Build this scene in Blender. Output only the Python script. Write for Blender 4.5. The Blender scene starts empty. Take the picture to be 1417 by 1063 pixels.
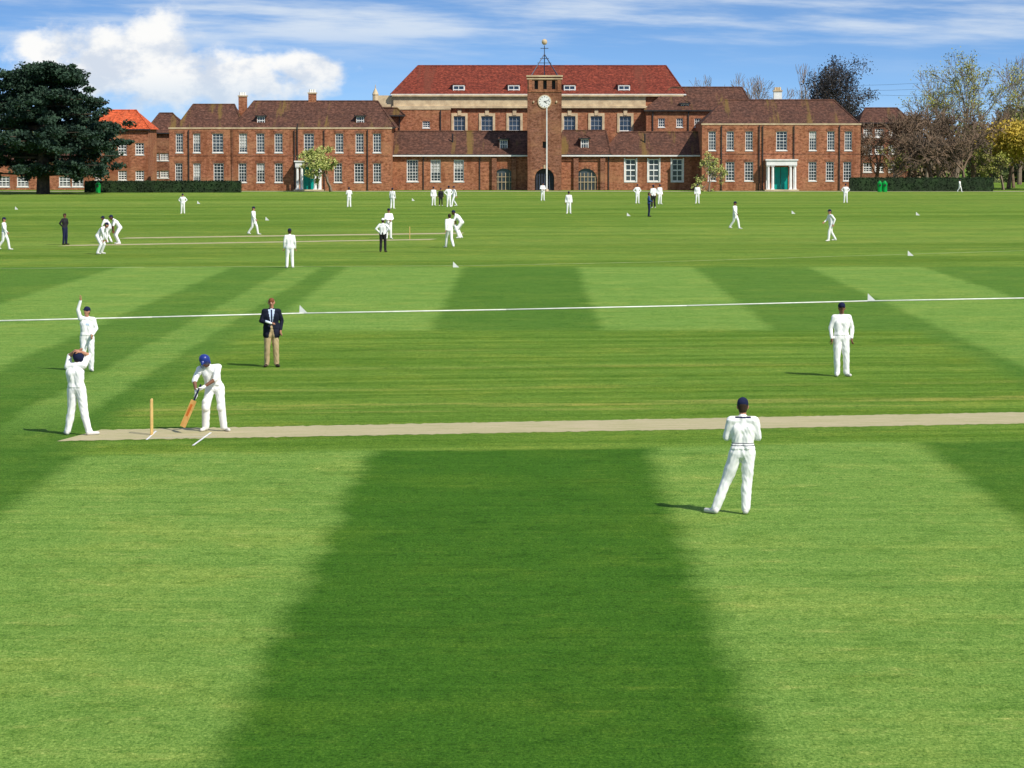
import bpy, math, random
import numpy as np
from mathutils import Vector, Matrix, noise
random.seed(4)
rng = np.random.default_rng(4)
sc = bpy.context.scene
H = 5.9; F = 4500.0; TH = math.atan(339.5/F)
# site survey: sight lines -> world metres
def SX(px, Y): return (px-708.5)*Y/4505.0
def SZ(py, Y): return H+(192-py)*Y/4500.0
def GP(px, py):
    v = py-531.5
    den = F*math.sin(TH)+v*math.cos(TH)
    return ((px-708.5)*H/den, H*(F*math.cos(TH)-v*math.sin(TH))/den)

# ------------------------------------------------------------------ materials
def nt(name):
    m = bpy.data.materials.new(name); m.use_nodes = True
    n = m.node_tree; b = n.nodes['Principled BSDF']
    return m, n, b
class N:
    def __init__(s, tree): s.t = tree
    def new(s, typ, **kw):
        n = s.t.nodes.new(typ)
        for k, v in kw.items(): setattr(n, k, v)
        return n
    def put(s, sock, v):
        if hasattr(v, 'is_linked') or isinstance(v, bpy.types.NodeSocket): s.t.links.new(v, sock)
        else: sock.default_value = v
    def m(s, op, a, b=0.0, c=0.0):
        n = s.new('ShaderNodeMath', operation=op)
        s.put(n.inputs[0], a); s.put(n.inputs[1], b); s.put(n.inputs[2], c)
        return n.outputs[0]
    def sm(s, v, lo, hi, a=0.0, b=1.0):
        n = s.new('ShaderNodeMapRange', interpolation_type='SMOOTHSTEP')
        s.put(n.inputs[0], v); s.put(n.inputs[1], lo); s.put(n.inputs[2], hi); s.put(n.inputs[3], a); s.put(n.inputs[4], b)
        return n.outputs[0]
    def mix(s, f, a, b, mode='MIX'):
        n = s.new('ShaderNodeMix', data_type='RGBA', blend_type=mode)
        s.put(n.inputs[0], f); s.put(n.inputs[6], a); s.put(n.inputs[7], b)
        return n.outputs[2]
    def vec(s, x, y, z):
        n = s.new('ShaderNodeCombineXYZ'); s.put(n.inputs[0], x); s.put(n.inputs[1], y); s.put(n.inputs[2], z)
        return n.outputs[0]
    def noise(s, v, scale, detail=3.0, rough=0.55):
        n = s.new('ShaderNodeTexNoise'); s.put(n.inputs['Vector'], v)
        n.inputs['Scale'].default_value = scale; n.inputs['Detail'].default_value = detail; n.inputs['Roughness'].default_value = rough
        return n.outputs[0]
def c4(c): return (c[0], c[1], c[2], 1.0)
def simple(name, c1, c2=None, scale=3.0, rough=0.85, bump=0.0, bscale=20.0, metal=0.0, spec=0.3, lo=.35, hi=.65):
    m, t, b = nt(name); n = N(t)
    tc = n.new('ShaderNodeTexCoord').outputs['Object']
    if c2 is None: c2 = tuple(x*.8 for x in c1)
    f = n.sm(n.noise(tc, scale, 4.0), lo, hi)
    t.links.new(n.mix(f, c4(c1), c4(c2)), b.inputs['Base Color'])
    b.inputs['Roughness'].default_value = rough; b.inputs['Metallic'].default_value = metal
    b.inputs['Specular IOR Level'].default_value = spec
    if bump:
        bp = n.new('ShaderNodeBump'); bp.inputs['Strength'].default_value = bump; bp.inputs['Distance'].default_value = .03
        n.put(bp.inputs['Height'], n.noise(tc, bscale, 3.0)); t.links.new(bp.outputs[0], b.inputs['Normal'])
    return m
def brickmat(name, ca, cb, cc):
    m, t, b = nt(name); n = N(t)
    tc = n.new('ShaderNodeTexCoord').outputs['Object']
    sp = n.new('ShaderNodeSeparateXYZ'); n.put(sp.inputs[0], tc)
    xy = n.m('ADD', sp.outputs[0], sp.outputs[1])
    br = n.new('ShaderNodeTexBrick'); n.put(br.inputs['Vector'], n.vec(xy, sp.outputs[2], 0.0))
    br.inputs['Scale'].default_value = 1.0; br.inputs['Brick Width'].default_value = .24; br.inputs['Row Height'].default_value = .08
    br.inputs['Mortar Size'].default_value = .008; br.inputs['Color1'].default_value = c4(ca); br.inputs['Color2'].default_value = c4(cb)
    br.inputs['Mortar'].default_value = c4([.35, .27, .2])
    f = n.sm(n.noise(tc, .55, 5.0, .65), .35, .65)
    c = n.mix(n.m('MULTIPLY', f, .7), br.outputs[0], c4(cc))
    vs = n.noise(n.vec(n.m('MULTIPLY', xy, 2.4), n.m('MULTIPLY', sp.outputs[2], 4.5), 0.0), 1.0, 5.0, .8)
    c = n.mix(n.sm(vs, .44, .64, 0.0, .9), c, c4([x*.32 for x in ca]))
    c = n.mix(n.sm(vs, .46, .32, 0.0, .7), c, c4([min(1, x*1.4+.04) for x in ca]))
    st = n.noise(n.vec(n.m('MULTIPLY', xy, .9), n.m('MULTIPLY', sp.outputs[2], .12), 3.0), 1.0, 5.0, .7)
    c = n.mix(n.sm(st, .47, .66, 0.0, .65), c, c4([x*.38 for x in ca]))
    big = n.noise(n.vec(n.m('MULTIPLY', xy, .22), n.m('MULTIPLY', sp.outputs[2], .5), 8.0), 1.0, 3.0, .6)
    c = n.mix(n.sm(big, .5, .66, 0.0, .35), c, c4((.42, .22, .11)))
    t.links.new(c, b.inputs['Base Color']); b.inputs['Roughness'].default_value = .9
    b.inputs['Specular IOR Level'].default_value = .15
    return m
def tilemat(name, ca, cb, moss):
    m, t, b = nt(name); n = N(t)
    tc = n.new('ShaderNodeTexCoord').outputs['Object']
    sp = n.new('ShaderNodeSeparateXYZ'); n.put(sp.inputs[0], tc)
    f = n.sm(n.noise(tc, .8, 5.0, .7), .3, .7)
    c = n.mix(f, c4(ca), c4(cb))
    v = n.noise(n.vec(n.m('MULTIPLY', sp.outputs[0], 3.2), n.m('MULTIPLY', sp.outputs[2], 6.5), sp.outputs[1]), 1.0, 3.0, .75)
    c = n.mix(n.sm(v, .42, .66, 0.0, .85), c, c4([x*.3 for x in ca]))
    c = n.mix(n.sm(v, .46, .32, 0.0, .6), c, c4([x*1.6+.01 for x in ca]))
    row = n.m('FRACT', n.m('MULTIPLY', sp.outputs[2], 3.2))
    c = n.mix(n.sm(row, .7, 1.0, 0.0, .3), c, c4([x*.25 for x in ca]))
    col = n.m('FRACT', n.m('MULTIPLY', sp.outputs[0], 1.25))
    c = n.mix(n.sm(col, .75, 1.0, 0.0, .2), c, c4([x*.3 for x in ca]))
    f2 = n.sm(n.noise(n.vec(n.m('MULTIPLY', sp.outputs[0], .55), 0.0, n.m('MULTIPLY', sp.outputs[2], .12)), 1.0, 5.0, .7), .54, .64, 0.0, .65)
    c = n.mix(f2, c, c4(moss))
    t.links.new(c, b.inputs['Base Color']); b.inputs['Roughness'].default_value = .85
    b.inputs['Specular IOR Level'].default_value = .2
    return m
M = {}
M['brick'] = brickmat('brick', (.43, .14, .062), (.32, .095, .044), (.38, .17, .085))
M['brickdk'] = brickmat('brick_dark', (.27, .09, .048), (.2, .065, .034), (.24, .11, .06))
M['tile'] = tilemat('roof_tile', (.135, .06, .038), (.09, .045, .032), (.18, .12, .03))
M['tilered'] = tilemat('roof_tile_red', (.235, .048, .025), (.165, .034, .02), (.15, .045, .025))
M['tileorange'] = tilemat('roof_tile_orange', (.66, .12, .04), (.54, .10, .035), (.5, .12, .05))
M['stone'] = simple('stone', (.62, .49, .31), (.46, .35, .22), 1.2, bump=.3)
M['white'] = simple('white_paint', (.8, .8, .77), (.7, .7, .67), 2.0, .5)
M['glass'] = simple('window_glass_and_arch_shade', (.02, .028, .04), (.06, .075, .09), .35, .08, spec=.6)
M['glassblue'] = simple('window_glass_blue', (.015, .03, .06), (.04, .06, .1), .8, .1, spec=.6)
M['curtain'] = simple('window_blind', (.5, .5, .47), (.3, .3, .29), .7, .6)
M['teal'] = simple('teal_paint', (.0, .34, .28), (.0, .26, .22), 1.0, .4)
M['dark'] = simple('dark_iron_and_shade', (.02, .02, .022), (.035, .035, .035), 2.0, .5)
M['iron'] = simple('blue_iron', (.05, .07, .12), (.03, .04, .07), 2.0, .5)
M['bark'] = simple('bark', (.10, .075, .05), (.055, .04, .028), 3.0, .9, bump=.5)
M['barkgrey'] = simple('bark_grey', (.24, .185, .135), (.15, .11, .08), 1.0, .9)
M['cedar'] = simple('cedar_foliage', (.034, .070, .038), (.012, .032, .020), .6, .8)
M['hedge'] = simple('hedge_foliage', (.02, .045, .012), (.012, .025, .008), 1.2, .8)
M['ivy'] = simple('ivy_foliage', (.055, .052, .05), (.025, .026, .032), .6, .8)
M['blossom'] = simple('blossom_foliage', (.50, .50, .17), (.28, .34, .08), 1.2, .8)
M['spring'] = simple('spring_foliage', (.36, .37, .07), (.20, .20, .055), .7, .8)
M['yellow'] = simple('willow_foliage', (.55, .40, .05), (.36, .27, .04), .5, .8)
M['twig'] = simple('twigs', (.23, .155, .10), (.10, .072, .05), .5, .9)
M['twigfar'] = simple('twigs_distant', (.26, .19, .12), (.13, .10, .065), .25, .9)
M['distgreen'] = simple('distant_foliage', (.14, .17, .055), (.08, .10, .04), .15, .9)
M['gravel'] = simple('gravel', (.42, .38, .26), (.32, .30, .19), .6, .9)
M['green'] = simple('green_plastic', (.0, .32, .05), (.0, .24, .04), 2, .5)
M['rope'] = simple('white_rope', (.8, .8, .76), (.68, .68, .62), 3, .8)
M['cord'] = simple('weathered_cord', (.45, .48, .28), (.3, .38, .16), 1, .8)
# people
M['cloth'] = simple('cricket_whites', (.85, .85, .83), (.80, .80, .79), 4, .9, spec=.1)
M['pad'] = simple('white_pad', (.84, .84, .82), (.78, .78, .76), 9, .7)
M['skin'] = simple('skin', (.48, .24, .15), (.42, .19, .12), 6, .6)
M['skindk'] = simple('skin_brown', (.22, .10, .055), (.17, .075, .042), 6, .6)
M['navy'] = simple('navy_cloth', (.010, .014, .045), (.016, .02, .06), 6, .85, spec=.15)
M['jacket'] = simple('navy_blazer', (.008, .010, .022), (.014, .016, .032), 6, .85, spec=.15)
M['khaki'] = simple('khaki_cloth', (.48, .36, .20), (.42, .31, .17), 6, .9)
M['black'] = simple('black_cloth', (.01, .01, .012), (.02, .02, .022), 6, .85)
M['blueshirt'] = simple('blue_shirt', (.45, .55, .72), (.5, .6, .75), 6, .9)
M['denim'] = simple('denim', (.02, .05, .18), (.03, .06, .2), 6, .9)
M['hair'] = simple('hair_brown', (.05, .025, .014), (.03, .016, .01), 20, .7)
M['hairred'] = simple('hair_auburn', (.22, .07, .025), (.16, .05, .02), 20, .7)
M['helmet'] = simple('blue_helmet', (.012, .03, .24), (.015, .035, .2), 5, .3, spec=.5)
M['shoe'] = simple('white_shoe', (.7, .68, .64), (.6, .58, .55), 15, .6)
M['shoedk'] = simple('dark_shoe', (.04, .025, .018), (.03, .02, .015), 15, .4)
M['eye'] = simple('eye', (.02, .015, .012), (.02, .015, .012), 5, .3)
M['lip'] = simple('lips', (.28, .08, .06), (.25, .07, .05), 5, .5)
M['willow'] = simple('willow_wood', (.66, .38, .12), (.55, .29, .07), 8, .5)
M['stump'] = simple('stump_wood', (.66, .45, .16), (.55, .36, .12), 8, .5)
M['paper'] = simple('paper', (.75, .77, .8), (.7, .72, .75), 8, .8)
M['orange'] = simple('orange_mark', (.6, .16, .02), (.5, .12, .02), 8, .5)
MK = list(M.keys()); MI = {k: i for i, k in enumerate(MK)}

# ------------------------------------------------------------------ mesh builder
class MB:
    def __init__(s): s.v = []; s.f = []; s.m = []
    def poly(s, pts, mat):
        b = len(s.v); s.v += [tuple(p) for p in pts]; s.f.append(tuple(range(b, b+len(pts)))); s.m.append(MI[mat])
    def box(s, x0, x1, y0, y1, z0, z1, mat):
        p = [(x0,y0,z0),(x1,y0,z0),(x1,y1,z0),(x0,y1,z0),(x0,y0,z1),(x1,y0,z1),(x1,y1,z1),(x0,y1,z1)]
        b = len(s.v); s.v += p
        for q in [(0,1,5,4),(1,2,6,5),(2,3,7,6),(3,0,4,7),(4,5,6,7),(3,2,1,0)]:
            s.f.append(tuple(b+i for i in q)); s.m.append(MI[mat])
    def caps(s, a, b, ra, rb, mat, n=8, rings=3):
        V, Fc = capsule(a, b, ra, rb, n, rings); o = len(s.v)
        s.v += [tuple(p) for p in V]; s.f += [tuple(o+i for i in q) for q in Fc]; s.m += [MI[mat]]*len(Fc)
    def tube(s, a, b, ra, rb, mat, n=5):
        a = np.array(a, float); b = np.array(b, float); d = b-a; L = np.linalg.norm(d)
        if L < 1e-6: return
        d /= L; u = np.cross(d, [0, 0, 1.0] if abs(d[2]) < .9 else [1.0, 0, 0]); u /= np.linalg.norm(u); w = np.cross(d, u)
        o = len(s.v)
        for c, r in ((a, ra), (b, rb)):
            for i in range(n):
                t = 2*math.pi*i/n; s.v.append(tuple(c+r*(math.cos(t)*u+math.sin(t)*w)))
        for i in range(n):
            j = (i+1) % n; s.f.append((o+i, o+j, o+n+j, o+n+i)); s.m.append(MI[mat])
        s.f.append(tuple(o+n+i for i in range(n))); s.m.append(MI[mat])
        s.f.append(tuple(o+n-1-i for i in range(n))); s.m.append(MI[mat])
    def obj(s, name, parent=None, smooth=False):
        me = bpy.data.meshes.new(name); me.from_pydata(s.v, [], s.f)
        used = sorted(set(s.m)); rm = {u: i for i, u in enumerate(used)}
        for u in used: me.materials.append(M[MK[u]])
        me.polygons.foreach_set('material_index', [rm[i] for i in s.m])
        if smooth: me.polygons.foreach_set('use_smooth', [True]*len(s.f))
        me.update()
        o = bpy.data.objects.new(name, me); sc.collection.objects.link(o)
        if parent: o.parent = parent
        return o
def empty(name, loc=(0, 0, 0)):
    e = bpy.data.objects.new(name, None); e.location = loc; sc.collection.objects.link(e); return e
def capsule(a, b, ra, rb, n=10, rings=3):
    a = np.array(a, float); b = np.array(b, float); d = b-a; L = np.linalg.norm(d)
    d = d/L if L > 1e-6 else np.array([0, 0, 1.0])
    u = np.cross(d, [0, 0, 1.0] if abs(d[2]) < .9 else [1.0, 0, 0]); u /= np.linalg.norm(u); w = np.cross(d, u)
    V = [a-d*ra]; R = []
    for k in range(1, rings+1):
        t = math.pi/2*k/rings; R.append((a-d*ra*math.cos(t), ra*math.sin(t)))
    for k in range(rings, 0, -1):
        t = math.pi/2*k/rings; R.append((b+d*rb*math.cos(t), rb*math.sin(t)))
    for c, r in R:
        for i in range(n):
            t = 2*math.pi*i/n; V.append(c+r*(math.cos(t)*u+math.sin(t)*w))
    V.append(b+d*rb); Fc = []
    for i in range(n): Fc.append((0, 1+(i+1) % n, 1+i))
    for k in range(len(R)-1):
        for i in range(n):
            j = (i+1) % n; Fc.append((1+k*n+i, 1+k*n+j, 1+(k+1)*n+j, 1+(k+1)*n+i))
    l = len(V)-1; o = 1+(len(R)-1)*n
    for i in range(n): Fc.append((o+i, o+(i+1) % n, l))
    return V, Fc

# ------------------------------------------------------------------ architecture helpers
def wall(mb, x0, x1, z0, z1, y, ops, mat='brick', dep=.22):
    """front wall with true openings (cx,w,za,zb)"""
    xs = sorted(set([x0, x1]+[o[0]-o[1]/2 for o in ops]+[o[0]+o[1]/2 for o in ops]))
    zs = sorted(set([z0, z1]+[o[2] for o in ops]+[o[3] for o in ops]))
    for i in range(len(xs)-1):
        for j in range(len(zs)-1):
            cx = (xs[i]+xs[i+1])/2; cz = (zs[j]+zs[j+1])/2
            if cx < x0 or cx > x1: continue
            if any(abs(cx-o[0]) < o[1]/2 and o[2] < cz < o[3] for o in ops): continue
            mb.poly([(xs[i],y,zs[j]),(xs[i+1],y,zs[j]),(xs[i+1],y,zs[j+1]),(xs[i],y,zs[j+1])], mat)
    for o in ops:
        a, b, c, d = o[0]-o[1]/2, o[0]+o[1]/2, o[2], o[3]
        mb.poly([(a,y,c),(a,y+dep,c),(a,y+dep,d),(a,y,d)], mat); mb.poly([(b,y+dep,c),(b,y,c),(b,y,d),(b,y+dep,d)], mat)
        mb.poly([(a,y,d),(a,y+dep,d),(b,y+dep,d),(b,y,d)], mat); mb.poly([(a,y+dep,c),(a,y,c),(b,y,c),(b,y+dep,c)], 'stone')
def window(mb, cx, w, za, zb, y, nx=3, nz=6, bar=.035, fr=.07, glass=None):
    a, b = cx-w/2, cx+w/2
    g = glass or ('curtain' if random.random() < .18 else 'glass')
    yy = y+.10
    if g == 'curtain': 
        k = random.choice([.25, .45, .6])
        mb.poly([(a,yy+.07,za+(zb-za)*k),(b,yy+.07,za+(zb-za)*k),(b,yy+.07,zb),(a,yy+.07,zb)], g); g = 'glass'
    mb.poly([(a,yy+.09,za),(b,yy+.09,za),(b,yy+.09,zb),(a,yy+.09,zb)], g)
    mb.box(a, a+fr, yy, yy+.06, za, zb, 'white'); mb.box(b-fr, b, yy, yy+.06, za, zb, 'white')
    mb.box(a+fr, b-fr, yy, yy+.06, za, za+fr, 'white'); mb.box(a+fr, b-fr, yy, yy+.06, zb-fr, zb, 'white')
    for i in range(1, nx):
        x = a+(b-a)*i/nx; mb.box(x-bar/2, x+bar/2, yy+.01, yy+.05, za+fr, zb-fr, 'white')
    for i in range(1, nz):
        z = za+(zb-za)*i/nz; t = bar*1.6 if i == nz//2 else bar
        mb.box(a+fr, b-fr, yy+.015, yy+.045, z-t/2, z+t/2, 'white')
    mb.box(a-.05, b+.05, y-.05, y-.002, za-.1, za-.003, 'white')
def hip(mb, x0, x1, yf, yb, ze, zr, r0, r1, mat, oh=.35, ry=None):
    ym = (yf+yb)/2 if ry is None else ry
    A, B, C, D = (x0-oh,yf-oh,ze),(x1+oh,yf-oh,ze),(x1+oh,yb+oh,ze),(x0-oh,yb+oh,ze)
    P, Q = (r0,ym,zr),(r1,ym,zr)
    mb.poly([A,B,Q,P], mat); mb.poly([B,C,Q], mat); mb.poly([C,D,P,Q], mat); mb.poly([D,A,P], mat)
    mb.poly([D,C,B,A], 'stone')
    mb.box(x0-oh, x1+oh, yf-oh-.08, yf-oh-.004, ze-.12, ze+.03, 'white' if mat == 'tilered' else 'dark')
    mb.tube(P, Q, .12, .12, mat, 6); 
    for e, p in ((A, P), (B, Q)): mb.tube(e, p, .1, .1, mat, 5)
def block(mb, x0, x1, yf, yb, z1, ops, mat='brick', z0=0):
    wall(mb, x0, x1, z0, z1, yf, ops, mat)
    mb.poly([(x0,yb,z0),(x0,yf,z0),(x0,yf,z1),(x0,yb,z1)], mat); mb.poly([(x1,yf,z0),(x1,yb,z0),(x1,yb,z1),(x1,yf,z1)], mat)
    mb.poly([(x1,yb,z0),(x0,yb,z0),(x0,yb,z1),(x1,yb,z1)], mat); mb.poly([(x0,yf,z1-.01),(x1,yf,z1-.01),(x1,yb,z1-.01),(x0,yb,z1-.01)], 'dark')
def dormer(mb, px, pyt, pyb, Y, depth=2.5, wpx=13):
    w = wpx*Y/4500; cx = SX(px, Y); z0 = SZ(pyb, Y)-.15; z1 = SZ(pyt, Y)
    hz = z1-.35
    wall(mb, cx-w/2, cx+w/2, z0-.3, hz, Y, [(cx, w*.82, z0, hz-.1)], 'tile', .1)
    window(mb, cx, w*.82, z0, hz-.1, Y-.08, 3, 2, .05, .09, 'glass')
    mb.poly([(cx-w/2,Y+depth,z0-.3),(cx-w/2,Y,z0-.3),(cx-w/2,Y,hz),(cx-w/2,Y+depth,hz)], 'tile')
    mb.poly([(cx+w/2,Y,z0-.3),(cx+w/2,Y+depth,z0-.3),(cx+w/2,Y+depth,hz),(cx+w/2,Y,hz)], 'tile')
    hip(mb, cx-w/2, cx+w/2, Y, Y+depth, hz, z1, cx-.05, cx+.05, 'tile', .12, Y+1.0)
def arch_fill(mb, cx, w, zs, zt, y, mat='brick', n=8):
    r = w/2
    for s in (-1, 1):
        pts = [(cx+s*r, y, zt)]
        arc = [(cx+s*r*math.cos(t), y, zs+(zt-zs)*math.sin(t)) for t in np.linspace(0, math.pi/2, n)]
        for i in range(n-1):
            tri = [pts[0], arc[i], arc[i+1]]
            mb.poly(tri if s < 0 else tri[::-1], mat)
            mb.poly([arc[i], arc[i+1], (arc[i+1][0], y+.5, arc[i+1][2]), (arc[i][0], y+.5, arc[i][2])], mat)
    # brick voussoir ring, slightly proud
    for i in range(16):
        t0 = math.pi*i/16; t1 = math.pi*(i+1)/16; h = zt-zs
        P = [(cx+(r+e)*math.cos(t), y-.02, zs+(h+e)*math.sin(t)) for t, e in ((t0, 0), (t0, .25), (t1, .25), (t1, 0))]
        mb.poly(P[::-1], 'brick' if i % 2 else 'brickdk')

# ------------------------------------------------------------------ school building
school = empty('brick_school_building', (0, 0, 0))
W = MB()      # walls
G = MB()      # windows and doors
R = MB()      # roofs
def pxw(list_, Y, pt, pb):  # (px centre, px width)
    return [(SX(p, Y), w*Y/4500, SZ(pb, Y), SZ(pt, Y)) for p, w in list_]
# left wing
Y = 370
up = pxw([(249,10),(273,10),(302,15),(337,11),(361,11),(386,11),(428,14),(470,11),(498,11),(522,11)], Y, 185, 211)
lo = pxw([(248,10),(273,10),(303,14),(336,11),(361,11),(386,11),(468,11),(497,13),(522,11)], Y, 226, 252)
door = [(SX(428,Y), 1.9, 0.15, 2.75)]
wall_ops = up+lo+door
block(W, SX(235,Y), SX(542,Y), Y, 382, SZ(177,Y), wall_ops)
for o in up+lo: window(G, *o, Y, 3, 6)
for o in door:
    G.box(o[0]-.95, o[0]+.95, Y+.1, Y+.16, .15, 2.75, 'teal')
    G.box(o[0]-.02, o[0]+.02, Y+.07, Y+.098, .15, 2.75, 'dark')
# flat brick lintels over the windows
def lintels(lst, Y):
    for o in lst: W.box(o[0]-o[1]/2-.12, o[0]+o[1]/2+.12, Y-.022, Y-.003, o[3]+.01, o[3]+.3, 'brickdk')
lintels(up+lo, Y)
# string course and coping
W.box(SX(234,Y), SX(543,Y), Y-.06, Y-.003, SZ(178.5,Y), SZ(176.5,Y), 'stone')
W.box(SX(236,Y), SX(541,Y), Y-.03, Y-.003, SZ(216,Y), SZ(215,Y), 'brickdk')
W.box(SX(321,Y), SX(323.5,Y), Y-.12, Y-.003, 0, SZ(178.6,Y), 'brickdk')
for p in (262, 408, 449, 509): G.box(SX(p,Y)-.05, SX(p,Y)+.05, Y-.16, Y-.07, 0, SZ(180,Y), 'dark')
G.box(SX(412,Y)-.06, SX(412,Y)+.06, Y-.16, Y-.07, 0, SZ(171,Y), 'dark')
hip(R, SX(246,Y), SX(335,Y), Y+1.0, 380, SZ(177,Y+1), SZ(145,375), SX(268,375), SX(325,375), 'tile', .2)
hip(R, SX(325,Y), SX(545,Y), Y+.7, 382.5, SZ(176.5,Y+1), SZ(140.5,376.5), SX(352,376), SX(523,376), 'tile', .2)
dormer(R, 362, 156, 171, 371.6); dormer(R, 499, 156, 171, 371.6)
# chimneys
def chimney(px, py_t, py_b, Y, w=1.0, white=False):
    x = SX(px, Y)
    m = 'white' if white else 'brick'; zt = SZ(py_t, Y)-.1
    W.box(x-w/2, x+w/2, Y-.4, Y+.4, SZ(py_b, Y)-1.5, zt, m)
    W.box(x-w/2-.08, x+w/2+.08, Y-.48, Y+.48, zt, zt+.14, 'stone')
    for s in (-.3, 0, .3): W.tube((x+s*w*.9, Y, zt+.14), (x+s*w*.9, Y, zt+.5), .15, .12, 'stone' if white else 'white', 8)
chimney(337, 133, 145, 376.4, .95); chimney(433, 129, 142, 376.8, .9); chimney(1075, 126, 141, 377.5, .95, True)
# porticoes
def portico(px, Y, wpx, pyt):
    x = SX(px, Y); w = wpx*Y/4500; zt = SZ(pyt, Y)
    p = MB()
    p.box(x-w/2, x+w/2, Y-1.5, Y-.003, zt-.55, zt, 'white'); p.box(x-w/2-.12, x+w/2+.12, Y-1.62, Y-.003, zt+.003, zt+.14, 'white')
    for s in (-1, 1):
        for k in (0, .5):
            cx = x+s*(w/2-.22-k)
            if k and wpx < 35: continue
            p.tube((cx, Y-1.25, .2), (cx, Y-1.25, zt-.56), .17, .14, 'white', 12)
            p.box(cx-.21, cx+.21, Y-1.46, Y-1.04, .153, .25, 'white'); p.box(cx-.2, cx+.2, Y-1.45, Y-1.05, zt-.66, zt-.553, 'white')
        p.box(x+s*(w/2-.2)-.14, x+s*(w/2-.2)+.14, Y-.2, Y-.006, .15, zt-.553, 'white')
    p.box(x-w/2-.2, x+w/2+.2, Y-1.9, Y-.003, .004, .15, 'stone')
    p.obj('portico', school)
portico(428, 370, 36, 224); portico(1080, 370, 42, 222)
# right wing
up = pxw([(985,10),(1010,10),(1036,10),(1081,15),(1124,10),(1149,10),(1173,10)], Y, 182, 208)
lo = pxw([(985,11),(1010,12),(1036,12),(1124,11),(1148,11),(1172,11)], Y, 224, 250)
door = [(SX(1080,Y), 1.7, .15, 2.7)]
block(W, SX(971,Y), SX(1190,Y), Y, 383, SZ(171.5,Y), up+lo+door)
for o in up+lo: window(G, *o, Y, 3, 6)
lintels(up+lo, Y)
for o in door: G.box(o[0]-.85, o[0]+.85, Y+.1, Y+.16, .15, 2.7, 'teal'); G.box(o[0]-.02, o[0]+.02, Y+.07, Y+.098, .15, 2.7, 'dark')
W.box(SX(970,Y), SX(1191,Y), Y-.06, Y-.003, SZ(173,Y), SZ(171,Y), 'stone')
W.box(SX(972,Y), SX(1189,Y), Y-.03, Y-.003, SZ(213.5,Y), SZ(212.5,Y), 'brickdk')
for p in (998, 1050, 1055, 1098, 1161): G.box(SX(p,Y)-.05, SX(p,Y)+.05, Y-.16, Y-.07, 0, SZ(174,Y), 'dark')
hip(R, SX(974,Y), SX(1186,Y), Y+.5, 383, SZ(171,Y+1), SZ(139,377), SX(1001,377), SX(1152,377), 'tile', .2)
# centre low ranges
Y = 374
wl = pxw([(571,16),(603,14),(635,14)], Y, 221, 251)
arL = [(SX(697,Y), 2.6, .02, SZ(233,Y))]
block(W, SX(542,Y), SX(730,Y), Y, 382, SZ(214,Y), wl+arL)
for i, o in enumerate(wl): window(G, *o, Y, 4 if i == 0 else 3, 7, .04, .1, 'curtain' if i == 2 else None)
wr = pxw([(872.5,15),(904.5,15),(937,15)], Y, 220, 251)
arR = [(SX(811,Y), 2.5, .02, SZ(233,Y))]
block(W, SX(777,Y), SX(972,Y), Y, 382, SZ(215,Y), wr+arR)
for o in wr:
    window(G, *o, Y, 2, 4, .09, .12, 'glass')
    for s in (-1, 1): G.box(o[0]+s*(o[1]/2+.07)-.065, o[0]+s*(o[1]/2+.07)+.065, Y-.04, Y-.003, o[2]-.1, o[3]+.1, 'white')
for o in arL+arR:
    arch_fill(W, o[0], o[1], o[3]-o[1]/2, o[3], Y)
    a, b = o[0]-o[1]/2, o[0]+o[1]/2
    G.poly([(a,Y+.215,0),(b,Y+.215,0),(b,Y+.215,o[3]),(a,Y+.215,o[3])], 'glass')  # dark backing sheet; its colour stands in for shade inside the archway
    for i in range(6):
        x = a+(b-a)*(i+.5)/6; G.box(x-.03, x+.03, Y+.12, Y+.16, 0, o[3]-.5, 'stone')
    for z in (.9, 1.5): G.box(a, b, Y+.10, Y+.118, z, z+.06, 'stone')
for p in (684, 711, 797, 834): W.box(SX(p,Y)-.28, SX(p,Y)+.28, Y-.35, Y-.003, 0, SZ(219,Y), 'brickdk')
for p in (586, 664, 842): G.box(SX(p,Y)-.05, SX(p,Y)+.05, Y-.12, Y-.06, 0, SZ(216,Y), 'dark')
G.box(SX(541,Y), SX(730,Y), Y-.46, Y-.40, SZ(216.5,Y), SZ(214.6,Y), 'white')
G.box(SX(777,Y), SX(972,Y), Y-.50, Y-.46, SZ(216.5,Y), SZ(214.6,Y), 'white')
hip(R, SX(541,Y), SX(731,Y), Y, 382, SZ(214,Y), SZ(182,378), SX(544,378), SX(729,378), 'tile', .3)
hip(R, SX(776,Y), SX(842,Y), Y, 382, SZ(214,Y), SZ(181,378), SX(779,378), SX(838,378), 'tile', .3)
hip(R, SX(834,Y), SX(973,Y), Y-.1, 382, SZ(215,Y), SZ(183,378), SX(858,378), SX(966,378), 'tile', .3)
dormer(R, 697, 188, 204, 374.9); dormer(R, 809, 187, 204, 374.9)
for p in (626, 893): R.tube((SX(p,Y), 376, SZ(200,376)-.6), (SX(p,Y), 376, SZ(185,376)), .1, .1, 'dark', 6)
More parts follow.
